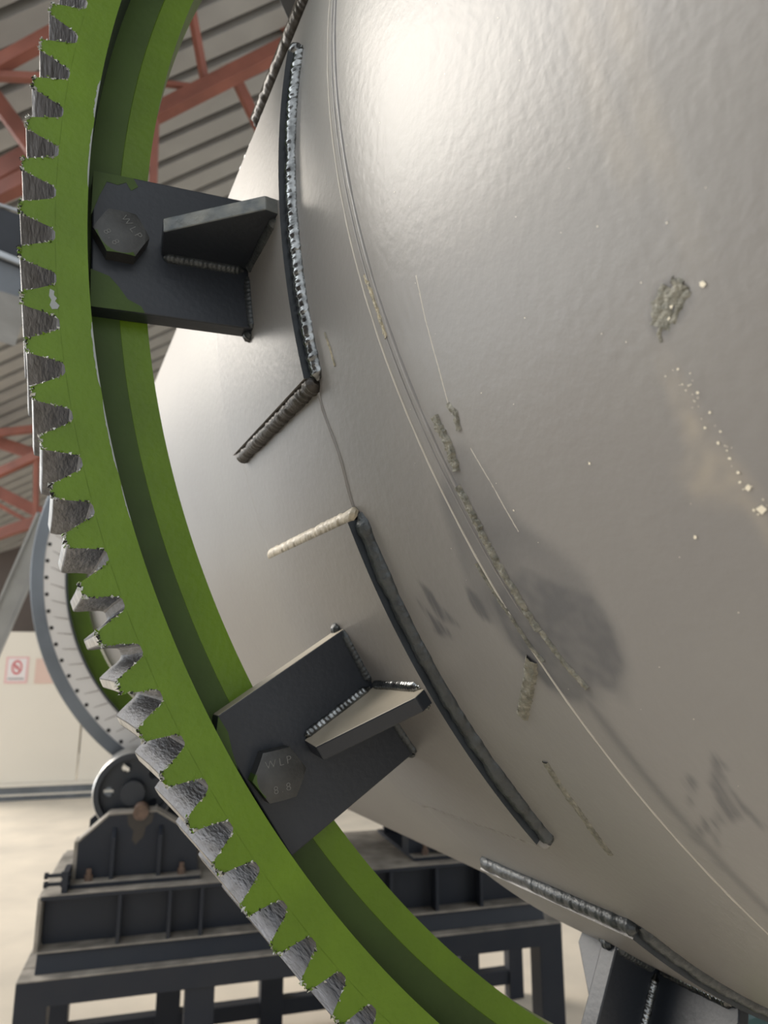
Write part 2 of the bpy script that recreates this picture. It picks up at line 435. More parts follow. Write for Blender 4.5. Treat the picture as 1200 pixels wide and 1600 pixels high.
for q in range(50): fleck(fr_.uniform(-34, 2), fr_.uniform(-.42, -.18), fr_.uniform(.00025, .0005))
tag(mb.build('paint_fleck', FLECK, drum, fix=False), kind='stuff')
for (t0_, z0_, t1_, z1_, w_, h_) in ((-15.45, -.3905, -16.35, -.3755, .0075, .0007), (-15.3, -.384, -16.2, -.3735, .006, .0006), (-15.75, -.392, -16.4, -.381, .004, .0005), (-15.25, -.3865, -15.5, -.3905, .003, .0009), (-16.3, -.376, -16.75, -.3735, .0025, .0006)):
    scar('grinding_scar', [(t0_, z0_), ((t0_ + t1_) / 2 + .06, (z0_ + z1_) / 2 + .001), (t1_, z1_)], w_, h_, SCAR, 1.0)
scar('scratch', [(-9.423, -.2383), (-11.374, -.2366), (-13.349, -.236), (-15.008, -.2343)], .0014, .0003, SCRATCH, .4)
scar('scratch', [(-17.126, -.2401), (-18.936, -.2465), (-21, -.252)], .0012, .0003, SCRATCH, .4)

# ------------------------------------------------------------------ welded pads and brackets
BR = {k: 1.1 - 29.55 * k for k in range(-3, 9)}
BR = {k: (1.1 + 30 * -k if k < 0 else (1.1 if k == 0 else -28.45 - 30 * (k - 1))) for k in range(-3, 9)}
PADH = .0105
for k, th in BR.items():
    vis = k in (-1, 0, 1, 2)
    t0, t1 = th - 10.6, th + 10.6; zf, zr = -.074, .156
    mb = MB(); n = 32; nz = 8
    for lay, h in ((0, -.004), (1, PADH)):
        for i in range(n + 1):
            for j in range(nz + 1):
                mb.v.append(tuple(P(t0 + (t1 - t0) * i / n, .8 + h / S, zf + (zr - zf) * j / nz)))
    W = nz + 1; B = (n + 1) * W
    for i in range(n):
        for j in range(nz):
            a = i * W + j
            mb.f.append((B + a, B + a + 1, B + a + W + 1, B + a + W)); mb.m.append(0)
            mb.f.append((a, a + W, a + W + 1, a + 1)); mb.m.append(0)
    for i in range(n):
        for j in (0, nz):
            a = i * W + j; mb.f.append((a, a + W, B + a + W, B + a)); mb.m.append(1)
    for j in range(nz):
        for i in (0, n):
            a = i * W + j; mb.f.append((a, a + 1, B + a + 1, B + a)); mb.m.append(0)
    pad = mb.build('reinforcing_pad', [DRUM, EDGE], drum, smooth=40)
    st = .0062 if vis else .02
    wm = WELD if k <= 0 else WELD_DARK
    ths = np.linspace(t0 - .25, t1 + .25, 40); mb = MB()
    bead(mb, [P(t, .8 + .0008, zf - .006) for t in ths], [(nrm_at(t) + Vector((0, -.45, 0))).normalized() for t in ths], .0150, .0068, st, wob=.2, ra=.2 if wm is WELD else .05)
    mb.build('weld_bead', wm, pad, smooth=70)
    zsx = np.linspace(zf - .004, zr, 12)
    for tt, wmat, sgn in ((t0, WELD_SHADE if k != 1 else DRUM, -1), (t1, WELD_LIT_CREAM if k == 1 else (WELD if k < 1 else WELD_DARK), 1)):  # lower beads get painted shade, one upper bead painted sunlight
        tg = Vector((math.sin(math.radians(tt + TH0)), 0, math.cos(math.radians(tt + TH0)))) * sgn
        mb = MB()
        bead(mb, [P(tt + sgn * .3, .8 + .0022, q) for q in zsx], [(nrm_at(tt) * .75 + tg * .65).normalized() for q in zsx], .0150 if wmat is not WELD_LIT_CREAM else .0125, .0085 if wmat is not WELD_LIT_CREAM else .0055, st, ra=.2 if wmat is WELD else .06, wob=.2)
        o = mb.build('weld_bead', wmat, pad, smooth=70)
        if k == 1 and sgn > 0: o['label'] = 'cream weld bead with sunlight painted in'


def text_mesh(s, size, depth):
    cu = bpy.data.curves.new('t', 'FONT'); cu.body = s; cu.size = size; cu.extrude = depth; cu.align_x = 'CENTER'; cu.align_y = 'CENTER'
    cu.space_character = 1.45; cu.resolution_u = 3; cu.offset = -.0002
    ob = bpy.data.objects.new('t', cu); col.objects.link(ob)
    dg = bpy.context.evaluated_depsgraph_get()
    me = bpy.data.meshes.new_from_object(ob.evaluated_get(dg))
    vs = [v.co.copy() for v in me.vertices]; fs = [tuple(p.vertices) for p in me.polygons]
    bpy.data.objects.remove(ob); bpy.data.curves.remove(cu); bpy.data.meshes.remove(me)
    return vs, fs


for k, th in BR.items():
    a = math.radians(th + TH0)
    rad = Vector((-math.cos(a), 0, math.sin(a))); tan = Vector((math.sin(a), 0, math.cos(a)))
    vis = k in (-1, 0, 1, 2)

    def B(r, t, z):
        return Vector((AX, AY, AZ)) + rad * (r * S) + tan * (t * S) + Vector((0, z * S, 0))
    lo = math.sqrt(.8 ** 2 - .065 ** 2) - .0
    mb = MB()
    foot = [(.81 - (1 - math.cos(q / .81)) * .81 if False else math.sqrt(.809 ** 2 - q * q), q) for q in np.linspace(-.065, .065, 9)]
    outl = [(.9450, .064), (.9465, -.064)] if k != 1 else [(.938, .066), (.9465, .055), (.9465, -.064)]
    mb.prism([B(r, t, .024) for r, t in foot] + [B(r, t, .024) for r, t in outl], (0, .0196, 0))
    br = mb.build('mounting_bracket', [BLUE, LIT_OVERSPRAY], drum, bevel=.0012)
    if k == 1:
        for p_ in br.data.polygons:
            if p_.normal.dot(tan) > .9: p_.material_index = 1  # upper plate edge carries sunlight in its colour
    # gusset: tall at the drum, low near the bolt
    mb = MB()
    prof = [(.889, .0238), (.8925, -.0125), (.8215, -.0715), (.8085, -.0690), (.8072, -.060), (.8085, .0238)]
    mb.prism([B(r, -.0066, z) for r, z in prof], tan * (.0132 * S))
    gu = mb.build('gusset', [BLUE, LIT_OVERSPRAY, WORN_SHEEN], br, bevel=.0012)
    for p_ in gu.data.polygons:
        if p_.normal.y < -.5 and k == 0: p_.material_index = 2  # free edge: sky sheen painted in, along with chips
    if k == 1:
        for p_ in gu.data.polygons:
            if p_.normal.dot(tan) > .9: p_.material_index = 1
        gu['label'] = 'gusset with cream overspray and painted-in sunlight on its upper face'
    st = .004 if vis else .02
    mb = MB()
    mb.prism([B(r, -.0066, z) for r, z in [(.889, .0442), (.8920, .080), (.8215, .138), (.8085, .1365), (.8072, .128), (.8085, .0442)]], tan * (.0132 * S))
    mb.build('gusset', BLUE, br, bevel=.0012)
    for sg in (1, -1):
        rs = np.linspace(.886, .815, 12); mb = MB()
        bead(mb, [B(r, sg * .0085, .0232) for r in rs], [(tan * sg * .6 + Vector((0, -.8, 0))).normalized() for r in rs], .010, .0048, st)
        mb.build('weld_bead', WELD if k > 0 else WELD_DARK, br, smooth=70)
        z_ = np.linspace(.018, -.064, 12); mb = MB()
        bead(mb, [B(.8105, sg * .0085, q) for q in z_], [(tan * sg * .7 + rad * .7).normalized() for q in z_], .010, .0048, st)
        mb.build('weld_bead', WELD if k > 0 else WELD_DARK, br, smooth=70)
    for ts_ in (np.linspace(-.064, -.014, 10), np.linspace(.014, .064, 10)):
        mb = MB(); bead(mb, [B(math.sqrt(.8115 ** 2 - q * q), q, .0232) for q in ts_], [(rad * .6 + Vector((0, -.8, 0))).normalized() for q in ts_], .010, .0045, st)
        mb.build('weld_bead', WELD_DARK, br, smooth=70)
    for sg in (-1, 1):
        mb = MB(); bead(mb, [B(.8085, sg * .066, .03), B(.809, sg * .0665, .046)], [(tan * sg + rad).normalized()] * 2, .012, .006, st)
        mb.build('weld_bead', WELD_DARK, br, smooth=70)
    # hexagon bolt with its grade marks
    c = B(.9232, 0, .0)
    phi = {0: 3, 1: 10}.get(k, 20 * k + 5)
    zf0, zf1 = .0240 * S, .0084 * S
    mb = MB(); R6 = .0222; n = 6
    hx = lambda r, z, nn=6, ph=0: [Vector((c.x + r * math.cos(math.radians(phi + ph + 360 / nn * i)), AY + z, c.z + r * math.sin(math.radians(phi + ph + 360 / nn * i)))) for i in range(nn)]
    lowr = hx(R6, zf0); upr = []; top = []
    ns = 8
    low = []; mid = []; cap = []
    for i in range(6):
        for j in range(ns):
            f = j / ns
            p0 = Vector((math.cos(math.radians(phi + 60 * i)), math.sin(math.radians(phi + 60 * i)))) * R6
            p1 = Vector((math.cos(math.radians(phi + 60 * i + 60)), math.sin(math.radians(phi + 60 * i + 60)))) * R6
            p = p0.lerp(p1, f); rr_ = p.length
            low.append((c.x + p.x, AY + zf0, c.z + p.y))
            dz = max(0, rr_ - R6 * .862) * .42
            mid.append((c.x + p.x, AY + zf1 + dz, c.z + p.y))
            q = p.normalized() * R6 * .845
            cap.append((c.x + q.x, AY + zf1, c.z + q.y))
    m_ = len(low)
    mb.add(low + mid + cap, [(i, (i + 1) % m_, m_ + (i + 1) % m_, m_ + i) for i in range(m_)] + [(m_ + i, m_ + (i + 1) % m_, 2 * m_ + (i + 1) % m_, 2 * m_ + i) for i in range(m_)] + [tuple(range(2 * m_, 3 * m_)), tuple(range(m_))[::-1]])
    if vis:
        rot = math.radians({0: -48, 1: 11}.get(k, 30 * k))
        for s_, oy in (('WLP', .0095), ('8.8', -.0105)):
            vs, fs = text_mesh(s_, .0088, .00025)
            out = []
            for v in vs:
                x_, y_ = v.x, v.y + oy
                out.append((c.x + x_ * math.cos(rot) - y_ * math.sin(rot), AY + zf1 - .0001 - v.z, c.z + x_ * math.sin(rot) + y_ * math.cos(rot)))
            mb.add(out, fs, 1)
    bo = mb.build('hex_bolt', [BOLT, BOLT_MARK, GREEN_IN], br, smooth=25)
    if k in (0, 1):
        for i_ in range(2 * m_):
            an = (phi + 360 * ((i_ % m_) + .5) / m_) % 360
            if (k == 0 and i_ >= m_ and 190 < an < 300) or (k == 1 and 172 < an < 232): bo.data.polygons[i_].material_index = 2
    # green overspray on the plate corners and bolt, as on the real thing
    def smear(pts, z, parent, label=None):
        mb = MB(); mb.prism([B(r, t, z) for r, t in pts], (0, .0004, 0)); o = mb.build('paint_smear', GREEN_IN, parent)
        if label: o['label'] = label
    if k == 0:
        smear([(.945, .063), (.912, .0635), (.908, .056), (.914, .051), (.918, .058), (.925, .054), (.934, .055), (.940, .04), (.9465, .02)], .0237, br, 'green paint smear')
        smear([(.9465, -.064), (.903, -.0637), (.906, -.058), (.917, -.053), (.924, -.043), (.932, -.034), (.9465, -.030)], .0237, br, 'green paint smear')
    if k == 1:
        smear([(.938, .0655), (.9465, .0545), (.9465, .02), (.943, .035), (.938, .05)], .0237, br, 'green paint smear')

# ------------------------------------------------------------------ the green ring gear
gear = thing('ring_gear', 'green painted toothed steel ring gear bolted around the grey drum', 'gear', (AX, AY, AZ - S))
RI, RR, GW = .9506, .9745, .16
NT = 163; PITCH = 360 / NT; PH0 = -9.93
mb = MB()
mb.lathe([(RI, 0), (RR, 0), (RR, GW), (RI, GW)], n=NT * 6, t0=PH0 - PITCH / 2, t1=PH0 - PITCH / 2 + 360, mats=[0, 1, 0, 2])
mb.build('rim', [GREEN, FLANK, EDGE], gear, smooth=30)
mb = MB()
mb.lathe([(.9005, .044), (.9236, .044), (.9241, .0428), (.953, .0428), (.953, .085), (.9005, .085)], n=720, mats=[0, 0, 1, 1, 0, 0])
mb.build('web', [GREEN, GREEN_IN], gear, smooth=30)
TP = [(.10, 1.0), (.135, .985), (.175, .84), (.235, .57), (.295, .31), (.335, .15), (.375, .05), (.43, 0.0)]


def tooth(mb, thc, seed):
    rr = random.Random(seed)
    pr = []
    for s in (-1, 1):
        pts = [(s * f, h) for f, h in TP]
        pr += pts if s < 0 else []
    left = [(-f + rr.uniform(-.008, .008), h) for f, h in TP][::-1]; right = [(f + rr.uniform(-.008, .008), h) for f, h in TP]
    left[0] = (-.5, 0); right[-1] = (.5, 0)
    left.insert(1, (-.43, .0)); right.insert(-1, (.43, .0))
    prof = left + right
    f_ = [P(thc + a * PITCH, RR + h * (1 - RR), 0) for a, h in prof]; b_ = [P(thc + a * PITCH, RR + h * (1 - RR), GW) for a, h in prof]
    n = len(prof); o = len(mb.v)
    mid = [P(thc + a * PITCH, RR + h * (1 - RR) - .0006 * rr.random(), GW * .45) for a, h in prof]
    mb.v += [tuple(p) for p in f_ + mid + b_]
    for i in range(n - 1):
        tip = 1 if not (abs(prof[i][0]) < .12 and abs(prof[i + 1][0]) < .12) else 2
        for q in (0, n):
            mb.f.append((o + q + i, o + q + i + 1, o + q + n + i + 1, o + q + n + i)); mb.m.append(tip)
    # faces as quads paired across the tooth
    for base in (o, o + 2 * n):
        for i in range(n // 2 - 1):
            mb.f.append((base + i, base + i + 1, base + n - 2 - i, base + n - 1 - i)); mb.m.append(0)
    return prof


def burrs(thc, prof, seed):
    rr = random.Random(seed); mb = MB()
    pts = prof[2:-2]
    for e in range(64):
        i = rr.randrange(len(pts) - 1); f = rr.random()
        if rr.random() < .35: i = len(pts) // 2 - 1 + rr.choice((-2, -1, 0, 0, 1)); i = max(0, min(len(pts) - 2, i))
        a = pts[i][0] * (1 - f) + pts[i + 1][0] * f; h = pts[i][1] * (1 - f) + pts[i + 1][1] * f
        p = P(thc + a * PITCH, RR + h * (1 - RR), 0) + Vector((0, -.0004, 0))
        s = rr.uniform(.0006, .0017) * (1.4 if h > .9 else 1)
        q = [p + Vector((rr.uniform(-1, 1), rr.uniform(-.6, .4), rr.uniform(-1, 1))) * s for _ in range(4)]
        mb.add(q, [(0, 1, 2), (0, 2, 3), (0, 3, 1), (1, 3, 2)], 0 if rr.random() < .55 else (1 if rr.random() < .5 else 2))
    return mb


order = sorted(range(NT), key=lambda k: abs(((PH0 + k * PITCH + 12) + 180) % 360 - 180))
rest = MB()
for n_, k in enumerate(order):
    thc = PH0 + k * PITCH
    d_ = ((thc + 180) % 360) - 180
    if n_ < 100:
        mb = MB(); prof = tooth(mb, thc, k); t = mb.build('tooth', [GREEN, FLANK, BARE], gear, smooth=25)
        if -42 < d_ < 18:
            burrs(thc, prof, k).build('burr', [BURR, GREEN, BLACK], t, fix=True)
    else:
        tooth(rest, thc, k)
tag(rest.build('teeth', [GREEN, FLANK, BARE], gear, smooth=25), kind='stuff')
# bare primer showing along the inner edge of the rim face, and a chalky chip near a tooth
mb = MB()
for s0, s1, w in ((9.2, 6.9, .0028), (6.3, 2.9, .0022), (-4.3, -7.6, .0026), (-8.2, -11.8, .002), (-12.4, -14.2, .0014)):
    mb = MB(); ts = np.linspace(s0, s1, 24); o = len(mb.v)
    for i, t in enumerate(ts):
        ww = w * (.45 + .5 * abs(noise.noise((i * .8, s0, 0)))) * min(1, .2 + min(i, 23 - i) / 4)
        for r_, z_ in ((RI + .0001, -.0003), (RI + ww, -.0003)): mb.v.append(tuple(P(t, r_, z_)))
    for i in range(23): mb.f.append((o + 2 * i, o + 2 * i + 1, o + 2 * i + 3, o + 2 * i + 2)); mb.m.append(0)
    mb.build('paint_chip', CHIP, gear); mb = MB()
mb = MB()
o = len(mb.v); pc = [(-2.75, .9795), (-2.85, .9765), (-3.05, .977), (-3.2, .975), (-3.35, .9765), (-3.55, .9735), (-3.72, .975), (-3.75, .979), (-3.55, .9805), (-3.3, .979), (-3.1, .9805), (-2.9, .980)]
mb.prism([P(t, r, -.0004) for t, r in pc], (0, .0003, 0)); mb.build('paint_chip', CHIP, gear)

# ------------------------------------------------------------------ the rear riding ring
ring = thing('riding_ring', 'pale drilled steel riding ring behind the gear, resting on a roller', 'ring', (AX, AY + 2.67 * S, AZ - 1.017 * S))
z0 = 2.67
mb = MB(); mb.lathe([(.968, z0), (1.0145, z0), (1.018, z0 + .004), (1.018, z0 + .16), (.968, z0 + .16)], n=240); mb.build('tyre', TYRE, ring, smooth=30)
mb = MB(); mb.lathe([(.886, z0 + .012), (.968, z0 + .004), (.968, z0 + .15), (.886, z0 + .15)], n=240)
NH = 86
for i in range(NH):
    t = i * 360 / NH + 1.2
    c0 = P(t, .957, z0 + .0035)
    rd = nrm_at(t); tg = Vector((math.sin(math.radians(t + TH0)), 0, math.cos(math.radians(t + TH0))))
    mb.add([c0 + (rd * math.cos(q * PI / 5) + tg * math.sin(q * PI / 5)) * .0080 for q in range(10)], [tuple(range(10))], 1)
    a_, b_ = P(t - 1.6, .942, z0 + .005), P(t - 3.0, .888, z0 + .010)
    s_ = tg * .0012
    mb.add([a_ - s_ * .6, a_ + s_ * .6, b_ + s_ * 1.4, b_ - s_ * 1.4], [(0, 1, 2, 3)], 2)
mb.build('drilled_band', [WHITE, BLACK, RUST], ring, smooth=30, fix=False)
mb = MB(); mb.lathe([(.877, z0 + .002), (.886, z0 + .002), (.886, z0 + .15), (.877, z0 + .15)], n=240); mb.build('inner_lip', EDGE, ring, smooth=30)
mb = MB(); mb.lathe([(.798, z0 + .10), (.877, z0 + .10), (.877, z0 + .15), (.798, z0 + .15)], n=240); mb.build('web', GREEN, ring, smooth=30)

# ------------------------------------------------------------------ roller stand behind
E1 = Vector((.98740215, -.15823083, 0)); E2 = Vector((.15823083, .98740215, 0)); P0 = Vector((.0803, 2.75, 0))


def T3(s, e, h):                            # along the stand, depth, height above the camera level -> world
    return P0 + E1 * s + E2 * e + Vector((0, 0, 1.5 + h))


def sbox(mb, s0, s1, e0, e1, h0, h1, m=0):
    mb.box(T3(s0, e0, h0), E1 * (s1 - s0), E2 * (e1 - e0), (0, 0, h1 - h0), m)


FL = -1.5
frame = thing('roller_stand_frame', 'dark blue-black steel table frame on square legs under the rear roller', 'frame', T3(.9, .3, FL))
mb = MB(); sbox(mb, -.045, 1.85, -.06, .04, -1.035, -.962); sbox(mb, -.045, 1.85, -.062, .05, -.962, -.957, 1); mb.build('rail', [DUSTY, DUST_LIT], frame, bevel=.003)
mb = MB(); sbox(mb, -.045, 1.85, .60, .69, -1.035, -.962); sbox(mb, -.045, 1.85, .60, .69, -.962, -.957, 1); mb.build('rail', [DUSTY, DUST_LIT], frame, bevel=.003)
for s in (-.045, .9, 1.76):
    mb = MB(); sbox(mb, s, s + .09, .04, .60, -1.03, -.962); sbox(mb, s, s + .09, .04, .60, -.962, -.957, 1); mb.build('rail', [DUSTY, DUST_LIT], frame, bevel=.003)
for s, e in ((-.045, -.06), (.465, -.05), (1.13, -.05), (1.755, -.06), (.38, .61), (.80, .61), (1.70, .61), (1.88 - .10 + .2, .61), (-.045, .61)):
    if s > 1.9: s = 1.765 + .18; w = .07
    else: w = .095
    mb = MB(); sbox(mb, s, s + w, e, e + w - .01, FL, -1.03); mb.build('leg', DUSTY, frame, bevel=.003)
mb = MB(); sbox(mb, -.04, 2.0, .62, .68, -1.44, -1.38); mb.build('lower_rail', DUSTY, frame, bevel=.003)

beam = thing('base_beam', 'long ribbed dark channel beam bolted on top of the roller stand', 'beam', T3(.9, .3, -.957))
mb = MB(); sbox(mb, 0, 1.80, 0, .60, -.950, -.935); sbox(mb, 0, 1.80, .0, .6, -.957, -.950)
mb.prism([T3(0, -.02, -.957), T3(0, .0, -.900), T3(0, .58, -.900), T3(0, .60, -.957)], E1 * 1.80); mb.build('bottom_flange', DUSTY, beam, bevel=.002)
mb = MB(); sbox(mb, .003, 1.80, .055, .56, -.90, -.742); sbox(mb, 0, 1.8, -.015, .07, -.8995, -.894, 1); mb.build('web', [DUSTY, DUST_LIT], beam, bevel=.002)
mb = MB(); sbox(mb, -.003, 1.80, -.012, .60, -.745, -.733); sbox(mb, -.003, 1.80, -.012, .60, -.733, -.7295, 1); mb.build('top_flange', [DUSTY, DUST_LIT], beam, bevel=.002)
mb = MB(); sbox(mb, -.012, 0, -.01, .58, -.897, -.735); mb.build('end_plate', DUST_LIT, beam, bevel=.002)  # pale tone puts the sunlight on this left face into its colour
for s in (.235, .395, .50, .78, 1.0, 1.18, 1.36, 1.54, 1.79):
    mb = MB(); sbox(mb, s, s + .012, -.008, .056, -.895, -.745); mb.build('rib', DUSTY, beam, bevel=.001)


def wheel(cs, ce0, ce1, ch, R, parent, holes=5, hole0=110):
    mb = MB()
    c = lambda a, r, e: T3(cs + r * math.cos(math.radians(a)), e, ch + r * math.sin(math.radians(a)))
    n = 72
    for (ri, ro, e0, e1, m) in ((R * .84, R, ce0, ce1, 0),):
        pr = [(ri, e0), (ro - .004, e0), (ro, e0 + .006), (ro, e1), (ri, e1)]
        o = len(mb.v)
        for i in range(n): mb.v += [tuple(c(360 * i / n, r, e)) for r, e in pr]
        for i in range(n):
            for j in range(5):
                a = o + i * 5; b = o + ((i + 1) % n) * 5
                mb.f.append((a + j, b + j, b + (j + 1) % 5, a + (j + 1) % 5)); mb.m.append(1 if j in (1, 2) else 0)
    mb.build('tread', [BLUE, TREAD], parent, smooth=30)
    mb = MB(); nr, na = 70, 420
    hc = [(R * .62 * math.cos(math.radians(hole0 + 360 / holes * i)), R * .62 * math.sin(math.radians(hole0 + 360 / holes * i))) for i in range(holes)]
    em = (ce0 * .75 + ce1 * .25)
    for j in range(nr + 1):
        for i in range(na):
            r = R * (.05 + .80 * j / nr); a = 360 * i / na
            x_, y_ = r * math.cos(math.radians(a)), r * math.sin(math.radians(a))
            for hx_, hy_ in hc:
                d_ = math.hypot(x_ - hx_, y_ - hy_); Rh = R * .125
                if Rh * .55 < d_ < Rh * 1.0: x_, y_ = hx_ + (x_ - hx_) / d_ * Rh, hy_ + (y_ - hy_) / d_ * Rh
            mb.v.append(tuple(T3(cs + x_, em, ch + y_)))
    for j in range(nr):
        for i in range(na):
            q = (j * na + i, j * na + (i + 1) % na, (j + 1) * na + (i + 1) % na, (j + 1) * na + i)
            cx_ = sum((Vector(mb.v[v]) - T3(cs, em, ch)).dot(E1) for v in q) / 4; cy_ = sum(mb.v[v][2] - T3(cs, em, ch).z for v in q) / 4
            if any(math.hypot(cx_ - hx_, cy_ - hy_) < R * .122 for hx_, hy_ in hc): continue
            mb.f.append(q); mb.m.append(0)
    w_ = mb.build('wheel_disc', BLUE, parent, fix=False); sm = w_.modifiers.new('s', 'SOLIDIFY'); sm.thickness = .014; sm.offset = 0
    mb = MB(); mb.cyl(T3(cs, ce0 - .03, ch), T3(cs, ce1 + .03, ch), R * .30, 36); mb.build('hub', BLUE, parent, smooth=40)


def roller(s0, label, mir=1):
    un = thing('roller_support', label, 'roller support', T3(s0 + .21, .15, -.7295), 'roller supports under the riding ring')
    for e in (.10, .48):
        mb = MB()
        ol = [(.0, -.7165), (.0, -.595), (.095, -.512), (.255, -.508), (.395, -.595), (.405, -.7165)]
        mb.prism([T3(s0 + a, e, h) for a, h in ol], E2 * .016); sp = mb.build('side_plate', DUSTY, un, bevel=.001)
        if e < .2:
            mb = MB()
            for i in range(len(ol) - 2):
                (a0, h0), (a1, h1) = ol[i], ol[i + 1]
                if i == 0: mb.box(T3(s0 + a0 - .012, e, h0), E1 * .012, E2 * .08, (0, 0, h1 - h0))
                else: mb.beam(T3(s0 + a0, e + .04, h0), T3(s0 + a1, e + .04, h1), .085, .006)
            mb.build('edge_flange', DUST_LIT if mir > 0 else DUSTY, sp)
            for q in (.11, .265):
                mb = MB(); sbox(mb, s0 + q, s0 + q + .014, e - .035, e, -.7165, -.58); mb.prism([T3(s0 + q, e, -.58), T3(s0 + q, e - .035, -.58), T3(s0 + q, e, -.555)], E1 * .014); mb.build('rib', DUSTY, sp, bevel=.001)
            mb = MB(); mb.cyl(T3(s0 + .20, e - .02, -.508), T3(s0 + .20, e + .05, -.508), .026, 24); mb.build('axle_pin', RUST, un, smooth=40)
            if mir > 0:
                mb = MB()
                pts = [(.155, -.515), (.245, -.515), (.24, -.545), (.22, -.56), (.215, -.59), (.19, -.615), (.175, -.60), (.18, -.57), (.16, -.55)]
                mb.prism([T3(s0 + a, e - .0015, h) for a, h in pts], E2 * .001); tag(mb.build('grease_stain', GREASE, sp), None)
    mb = MB(); sbox(mb, s0 - .01, s0 + .415, .04, .55, -.7295, -.7165); sbox(mb, s0 - .01, s0 + .415, .04, .098, -.7165, -.7145, 1); mb.build('base_plate', [DUSTY, DUST_LIT], un, bevel=.002)
    for q in (.045, .35):
        mb = MB(); mb.cyl(T3(s0 + q, .068, -.7165), T3(s0 + q, .068, -.695), .013, 6); mb.cyl(T3(s0 + q, .068, -.695), T3(s0 + q, .068, -.678), .008, 12); mb.build('bolt', RUST, un)
    if mir > 0:
        for h, e in ((-.690, .02), (-.7165, .02)):
            mb = MB(); mb.cyl(T3(s0 - .085, e, h + .012), T3(s0 - .005, e, h + .012), .006, 10); mb.cyl(T3(s0 - .087, e, h + .012), T3(s0 - .075, e, h + .012), .012, 6); mb.cyl(T3(s0 - .035, e, h + .012), T3(s0 - .022, e, h + .012), .012, 6); mb.build('adjusting_screw', DUSTY, un)
        mb = MB(); sbox(mb, s0 - .03, s0 - .012, .0, .1, -.7295, -.665); mb.build('screw_block', DUSTY, un)
    wheel(s0 + .165, .19, .40, -.455, .142, un)
    return un


roller(.085, 'dark gusseted roller support with round holed wheel at left end of the stand')
roller(1.30, 'dark roller support almost hidden behind the gear and under the drum', -1)

# ------------------------------------------------------------------ building behind
mb = MB(); mb.add([(-24, -8, 0), (14, -8, 0), (14, 22, 0), (-24, 22, 0)], [(0, 1, 2, 3)]); mb.build('floor', FLOOR, fix=False)['kind'] = 'structure'
W1 = E1; W2 = E2
G0 = CAM + ray(5, 1250) * (1.5 / .1852); G0.z = 0
TOPW = 1.90


def onwall(px, py, off=0.0):
    r = ray(px, py); O = G0 - W2 * off; t = ((O - CAM).dot(W2)) / r.dot(W2); return CAM + r * t


mb = MB(); mb.box(G0 - W1 * .7, W1 * 1.45, W2 * .08, (0, 0, TOPW)); o = mb.build('wall_back', CREAM); o['kind'] = 'structure'
mb = MB(); mb.box(G0 + W1 * .77, W1 * 12, W2 * .08, (0, 0, TOPW)); o = mb.build('wall_right', CREAM); o['kind'] = 'structure'
mb = MB(); mb.box(G0 - W1 * .7 - W2 * .10, W1 * 12.7, W2 * .09, (0, 0, .055)); o = mb.build('baseboard_back', TYRE); o['kind'] = 'structure'
mb = MB(); mb.box(G0 - W1 * .7 - W2 * .06, W1 * 12.7, W2 * .05, (0, 0, .09)); mb.v = [(x, y, z + .055) for x, y, z in mb.v]; o = mb.build('trim_1', TYRE); o['kind'] = 'structure'
mb = MB(); mb.box(G0 - W1 * .7 - W2 * .13, W1 * 12.7, W2 * .12, (0, 0, .012)); mb.v = [(x, y, z + .055) for x, y, z in mb.v]; o = mb.build('trim_2', CREAM); o['kind'] = 'structure'
mb = MB(); mb.box(G0 - W1 * .7 - W2 * .09, W1 * 12.7, W2 * .08, (0, 0, .03)); mb.v = [(x, y, z + .145) for x, y, z in mb.v]; o = mb.build('trim_3', CREAM); o['kind'] = 'structure'


def poster(x0, x1, y0, y1, label, kind):
    a = onwall(x0, y1, .002); ux = onwall(x1, y1, .002) - a; uz = Vector((0, 0, (onwall(x0, y0, .002) - a).z)); ux.z = 0
    th_ = thing('wall_sign', label, 'sign', a + ux * .5, 'signs on the cream wall')
    q = lambda u, v, d=0: a + ux * u + uz * v - W2 * d
    mb = MB(); mb.prism([q(0, 0), q(1, 0), q(1, 1), q(0, 1)], -W2 * .006); mb.build('panel', POSTP if kind == 0 else POSTC, th_)
    if kind == 0:
        mb = MB(); mb.prism([q(.10, .09, .006), q(.90, .09, .006), q(.90, .93, .006), q(.10, .93, .006)], -W2 * .002); mb.build('field', POSTW, th_)
        mb = MB(); n = 40
        for i in range(n):
            t = 2 * PI * i / n
            for s in (1, .72): mb.v.append(tuple(q(.5 + .235 * s * math.cos(t), .60 + .27 * s * math.sin(t), .009)))
        for i in range(n):
            j = (i + 1) % n; mb.f.append((2 * i, 2 * j, 2 * j + 1, 2 * i + 1)); mb.m.append(0)
        for (u0, v0, u1, v1) in ((.36, .62, .46, .66), (.40, .52, .44, .68), (.48, .54, .60, .57), (.50, .56, .53, .67), (.57, .55, .61, .67)):
            mb.add([q(u0, v0, .009), q(u1, v0, .009), q(u1, v1, .009), q(u0, v1, .009)], [(0, 1, 2, 3)])
        mb.add([q(.30, .76, .009), q(.34, .80, .009), q(.70, .44, .009), q(.66, .40, .009)], [(0, 1, 2, 3)])
        mb.build('emblem', POSTR, th_, fix=False)
        mb = MB()
        u = .14
        while u < .82:
            w_ = random.choice((.03, .045, .06)); mb.add([q(u, .14, .009), q(u + w_, .14, .009), q(u + w_, .21, .009), q(u, .21, .009)], [(0, 1, 2, 3)]); u += w_ + .015
        mb.build('caption_strip', POSTG, th_, fix=False)
    else:
        mb = MB(); mb.prism([q(.08, .06, .006), q(.92, .06, .006), q(.92, .94, .006), q(.08, .94, .006)], -W2 * .002); mb.build('field', POSTC, th_)


